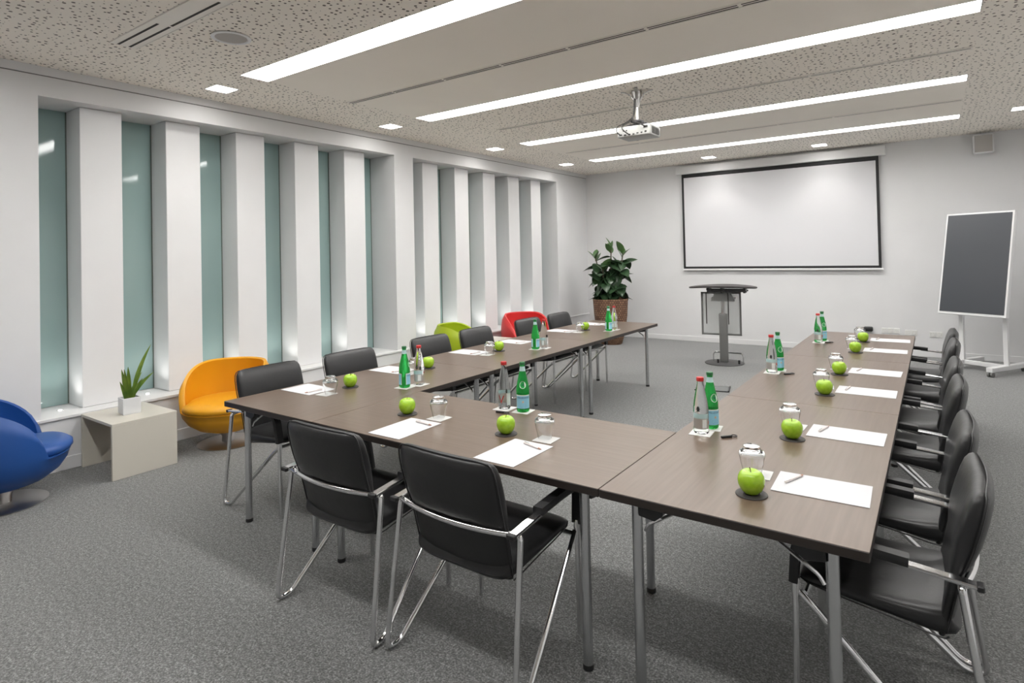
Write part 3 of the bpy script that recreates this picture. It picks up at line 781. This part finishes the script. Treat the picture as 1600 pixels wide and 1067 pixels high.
def f_glass():
    # tumbler standing upside down
    outer = [(0.0325, 0.0), (0.036, 0.02), (0.042, 0.045), (0.0465, 0.070), (0.0475, 0.080), (0.044, 0.089), (0.033, 0.096), (0.031, 0.102), (0.0315, 0.108), (0.029, 0.110), (0.0005, 0.1095)]
    inner = [(0.0005, 0.091), (0.026, 0.090), (0.038, 0.084), (0.0445, 0.0775), (0.0437, 0.070), (0.0395, 0.045), (0.0338, 0.02), (0.0305, 0.0)]
    return MB().lathe(outer+inner+[outer[0]], 32).build('tumbler', 'clear_glass', None, True, angle=80)
def text_mesh(body, size):
    cu = bpy.data.curves.new('txt', 'FONT'); cu.body = body; cu.size = size; cu.align_x = 'CENTER'; cu.align_y = 'CENTER'; cu.resolution_u = 2
    o = bpy.data.objects.new('txt', cu); col.objects.link(o); bpy.context.view_layer.update()
    me = bpy.data.meshes.new_from_object(o.evaluated_get(bpy.context.evaluated_depsgraph_get()))
    bpy.data.objects.remove(o); bpy.data.curves.remove(cu)
    bm = bmesh.new(); bm.from_mesh(me); bmesh.ops.triangulate(bm, faces=bm.faces)
    v = [(p.co.x, p.co.y) for p in bm.verts]; bm.verts.index_update(); f = [[q.index for q in fc.verts] for fc in bm.faces]; bm.free(); bpy.data.meshes.remove(me)
    return v, f
def wrap(name, vf, r, z0, m_, parent, a0=-math.pi/2, radf=None):
    v, f = vf; mb = MB()
    mb.add([((radf(z0+y) if radf else r)*math.cos(a0+x/r), (radf(z0+y) if radf else r)*math.sin(a0+x/r), z0+y) for x, y in v], f)
    return mb.build(name, m_, parent)
def patch(name, r, a0, a1, z0, z1, m_, parent, n=14):
    mb = MB(); rings = []
    for z in (z0, z1): rings.append([(r*math.cos(a0+(a1-a0)*i/n), r*math.sin(a0+(a1-a0)*i/n), z) for i in range(n+1)])
    mb.rings(rings, False, False, closed=False)
    return mb.build(name, m_, parent, True)
TXT_G = text_mesh('S.PELLEGRINO', 0.0125); TXT_V = text_mesh('V', 0.062); TXT_S = text_mesh('SP', 0.011)
def ellipse(a, b, n=22): return ([(a*math.cos(2*math.pi*i/n), b*math.sin(2*math.pi*i/n)) for i in range(n)], [tuple(range(n))])
def f_green():
    t = empty('water_bottle')
    prof = [(0.0005, 0.004), (0.028, 0.0), (0.0335, 0.003), (0.036, 0.010), (0.0365, 0.09), (0.0362, 0.118), (0.034, 0.140), (0.029, 0.165), (0.022, 0.195), (0.0165, 0.220), (0.0138, 0.235), (0.0135, 0.252), (0.0150, 0.254), (0.0150, 0.259), (0.0005, 0.259)]
    g = MB().lathe(prof, 28).build('glass', 'green_glass', t, True, angle=50)
    MB().lathe([(0.0005, 0.2685), (0.0150, 0.2685), (0.0158, 0.266), (0.0158, 0.255), (0.0152, 0.2535)], 20).build('cap', 'cap_green', t, True)
    MB().lathe([(0.0172, 0.2205), (0.0146, 0.235), (0.0142, 0.2455)], 20).build('neck_label', 'neck_label', t, True)
    h = math.pi/2
    for a, q in ((-h, 'front'), (h, 'rear')):
        lb = patch('label', 0.0370, a-1.18, a+1.18, 0.022, 0.094, 'label_blue', t)
        patch('label_band', 0.0372, a-1.18, a+1.18, 0.090, 0.095, 'label_white', lb)
        patch('label_border', 0.0372, a-1.18, a-1.10, 0.022, 0.094, 'label_white', lb, 2)
        patch('label_border', 0.0372, a+1.10, a+1.18, 0.022, 0.094, 'label_white', lb, 2)
        if q == 'front':
            wrap('lettering', TXT_G, 0.0374, 0.080, 'label_navy', lb)
            st = [(0.0075*(1 if i % 2 == 0 else .45)*math.cos(math.pi/2+i*math.pi/5), 0.0075*(1 if i % 2 == 0 else .45)*math.sin(math.pi/2+i*math.pi/5)) for i in range(10)]
            wrap('star', (st, [tuple(range(10))]), 0.0374, 0.058, 'label_orange', lb)
            for zz, wd in ((0.042, 0.014), (0.036, 0.018), (0.030, 0.012)):
                wrap('small_print', ([(-wd, -0.001), (wd, -0.001), (wd, 0.001), (-wd, 0.001)], [(0, 1, 2, 3)]), 0.0374, zz, 'label_navy', lb)
    def rad(z):
        for (r0, z0), (r1, z1) in zip(prof, prof[1:]):
            if z0 <= z <= z1 and z1 > z0: return r0+(r1-r0)*(z-z0)/(z1-z0)+0.0008
        return 0.03
    ob = wrap('neck_oval', ellipse(0.0165, 0.0195), 0.030, 0.149, 'label_white', t, radf=rad)
    wrap('lettering', TXT_S, 0.030, 0.149, 'label_navy', ob, radf=lambda z: rad(z)+0.0004)
    return t
def f_clear():
    t = empty('water_bottle')
    prof = [(0.0005, 0.004), (0.027, 0.0), (0.0325, 0.003), (0.0350, 0.010), (0.0350, 0.08), (0.0345, 0.115), (0.0315, 0.145), (0.0255, 0.18), (0.0185, 0.212), (0.0145, 0.232), (0.0138, 0.246), (0.0005, 0.246)]
    MB().lathe(prof, 28).build('glass', 'water_glass', t, True, angle=50)
    MB().lathe([(0.0005, 0.2615), (0.0155, 0.2615), (0.0170, 0.259), (0.0170, 0.245), (0.0162, 0.2435)], 20).build('cap', 'cap_red', t, True)
    h = math.pi/2
    wrap('lettering', TXT_V, 0.0354, 0.055, 'label_red', t, a0=-h-0.55)
    em = [(0, 0.012), (0.006, 0.006), (0.003, 0.004), (0.008, -0.003), (0.003, -0.004), (0.006, -0.012), (-0.006, -0.012), (-0.003, -0.004), (-0.008, -0.003), (-0.003, 0.004), (-0.006, 0.006)]
    wrap('emblem', (em, [tuple(range(11))]), 0.0350, 0.104, 'label_dark', t, a0=-h+0.35)
    lb = patch('label', 0.0355, h-1.15, h+1.15, 0.026, 0.078, 'label_silver', t)
    patch('label_band', 0.0357, h-1.15, h+1.15, 0.074, 0.096, 'neck_label', lb)
    patch('label_panel', 0.0357, h+0.25, h+0.85, 0.030, 0.070, 'label_white', lb, 6)
    patch('label', 0.0354, -h+0.35, -h+1.15, 0.024, 0.09, 'label_white', t, 6)
    return t
def f_opener():
    t = empty('bottle_opener')
    MB().box(-0.035, 0.02, -0.006, 0.006, 0.0004, 0.011, bev=0.003).build('handle', 'black_plastic', t, True)
    mb = MB(); mb.tube([(0.032+0.013*math.cos(a), 0.013*math.sin(a), 0.006) for a in [2*math.pi*i/14 for i in range(15)]], 0.0028, 6)
    mb.build('ring', 'dark_metal', t, True)
    return t
G = {k: share(f) for k, f in dict(paper=f_paper, pen=f_pen, apple=f_apple, acoaster=f_acoaster, card=f_card, glass=f_glass, green=f_green, clear=f_clear, opener=f_opener).items()}
def put(kind, x, y, z, rz, lab, cat, group):
    o = G[kind](); o.location = (x, y, z); o.rotation_euler = (0, 0, rz); tag(o, lab, cat, group); return o
def setting(px, py, rz, where, apple=True, glass=True, j=0):
    rg = random.Random(j+5); c, s = math.cos(rz), math.sin(rz)
    W = lambda x, y: (px+c*x-s*y, py+s*x+c*y)
    put('paper', px, py, TZ, rz+R(rg.uniform(-2, 2)), 'white blank notepad sheet at '+where, 'paper', 'white sheets on the tables')
    x, y = W(0.025, 0.098); put('pen', x, y, TZ+0.0026, rz+R(-12+rg.uniform(-8, 8)), 'pale pen on the sheet at '+where, 'pen', 'pens on the sheets')
    if glass:
        x, y = W(0.025, 0.222); put('card', x, y, TZ, rz+R(rg.uniform(-8, 8)), 'white square coaster under the glass at '+where, 'coaster', 'white square coasters')
        x, y = W(0.008, 0.238); put('glass', x, y, TZ+0.0023, rz, 'clear tumbler turned upside down at '+where, 'glass', 'upturned tumblers')
    if apple:
        x, y = W(-0.185, 0.195); put('acoaster', x, y, TZ, rz, 'dark round coaster under the apple at '+where, 'coaster', 'dark round coasters')
        put('apple', x, y, TZ+0.0041, rz+rg.uniform(0, 6), 'shiny green apple at '+where, 'apple', 'green apples on the tables')
setting(-2.19, 2.125, 0, 'the front table, left seat', j=1)
setting(-1.515, 2.115, 0, 'the front table, right seat', j=2)
for k, y in enumerate([2.375, 3.11, 4.085, 4.745, 5.755, 6.405]):
    setting(-0.352, y, R(90), 'the %s right-row seat from the viewer' % ORD[k], j=10+k)
for k, y in enumerate([2.42, 3.17, 4.08, 4.78, 5.69, 6.40]):
    setting(-3.392, y, R(-90), 'the %s left-row seat from the viewer' % ORD[k], apple=(k != 3), glass=(k != 3), j=20+k)
# bottles: (green xy, green turn, clear xy, clear turn, where)
def view_turn(x, y): return math.atan2(y, x) - math.pi/2 + math.pi   # local -y turned to the viewer
for (gx, gy, ga, cx, cy, ca, where) in [
    (-1.86, 2.69, 0, -1.982, 2.685, 0, 'on the front table'),
    (-2.87, 2.785, 80, -2.845, 2.895, 150, 'on the near left table'),
    (-2.96, 4.50, 75, -2.925, 4.59, 130, 'on the middle left table'),
    (-2.925, 5.91, 70, -2.915, 6.03, 120, 'on the far left table'),
    (-0.905, 2.905, 35, -0.918, 2.80, 175, 'on the near right table'),
    (-0.922, 4.52, 30, -0.942, 4.41, 165, 'on the middle right table'),
    (-0.865, 6.14, 30, -0.88, 6.01, 165, 'on the far right table')]:
    put('card', gx, gy, TZ, R(8), 'white coaster under the green bottle '+where, 'coaster', 'white square coasters')
    put('card', cx, cy, TZ, R(4), 'white coaster under the red-capped bottle '+where, 'coaster', 'white square coasters')
    put('green', gx, gy, TZ+0.0023, math.atan2(-gx, gy)+R(ga), 'green glass water bottle with blue label '+where, 'bottle', 'water bottles on the tables')
    put('clear', cx, cy, TZ+0.0023, math.atan2(-cx, cy)+R(ca), 'clear glass water bottle with red cap '+where, 'bottle', 'water bottles on the tables')
for x, y, a, where in [(-0.795, 2.795, 50, 'near right table'), (-0.835, 4.40, 50, 'middle right table'), (-0.80, 6.02, 50, 'far right table'), (-1.94, 2.60, 8, 'front table')]:
    put('opener', x, y, TZ, R(a), 'small black bottle opener beside the bottles on the '+where, 'bottle opener', 'bottle openers')
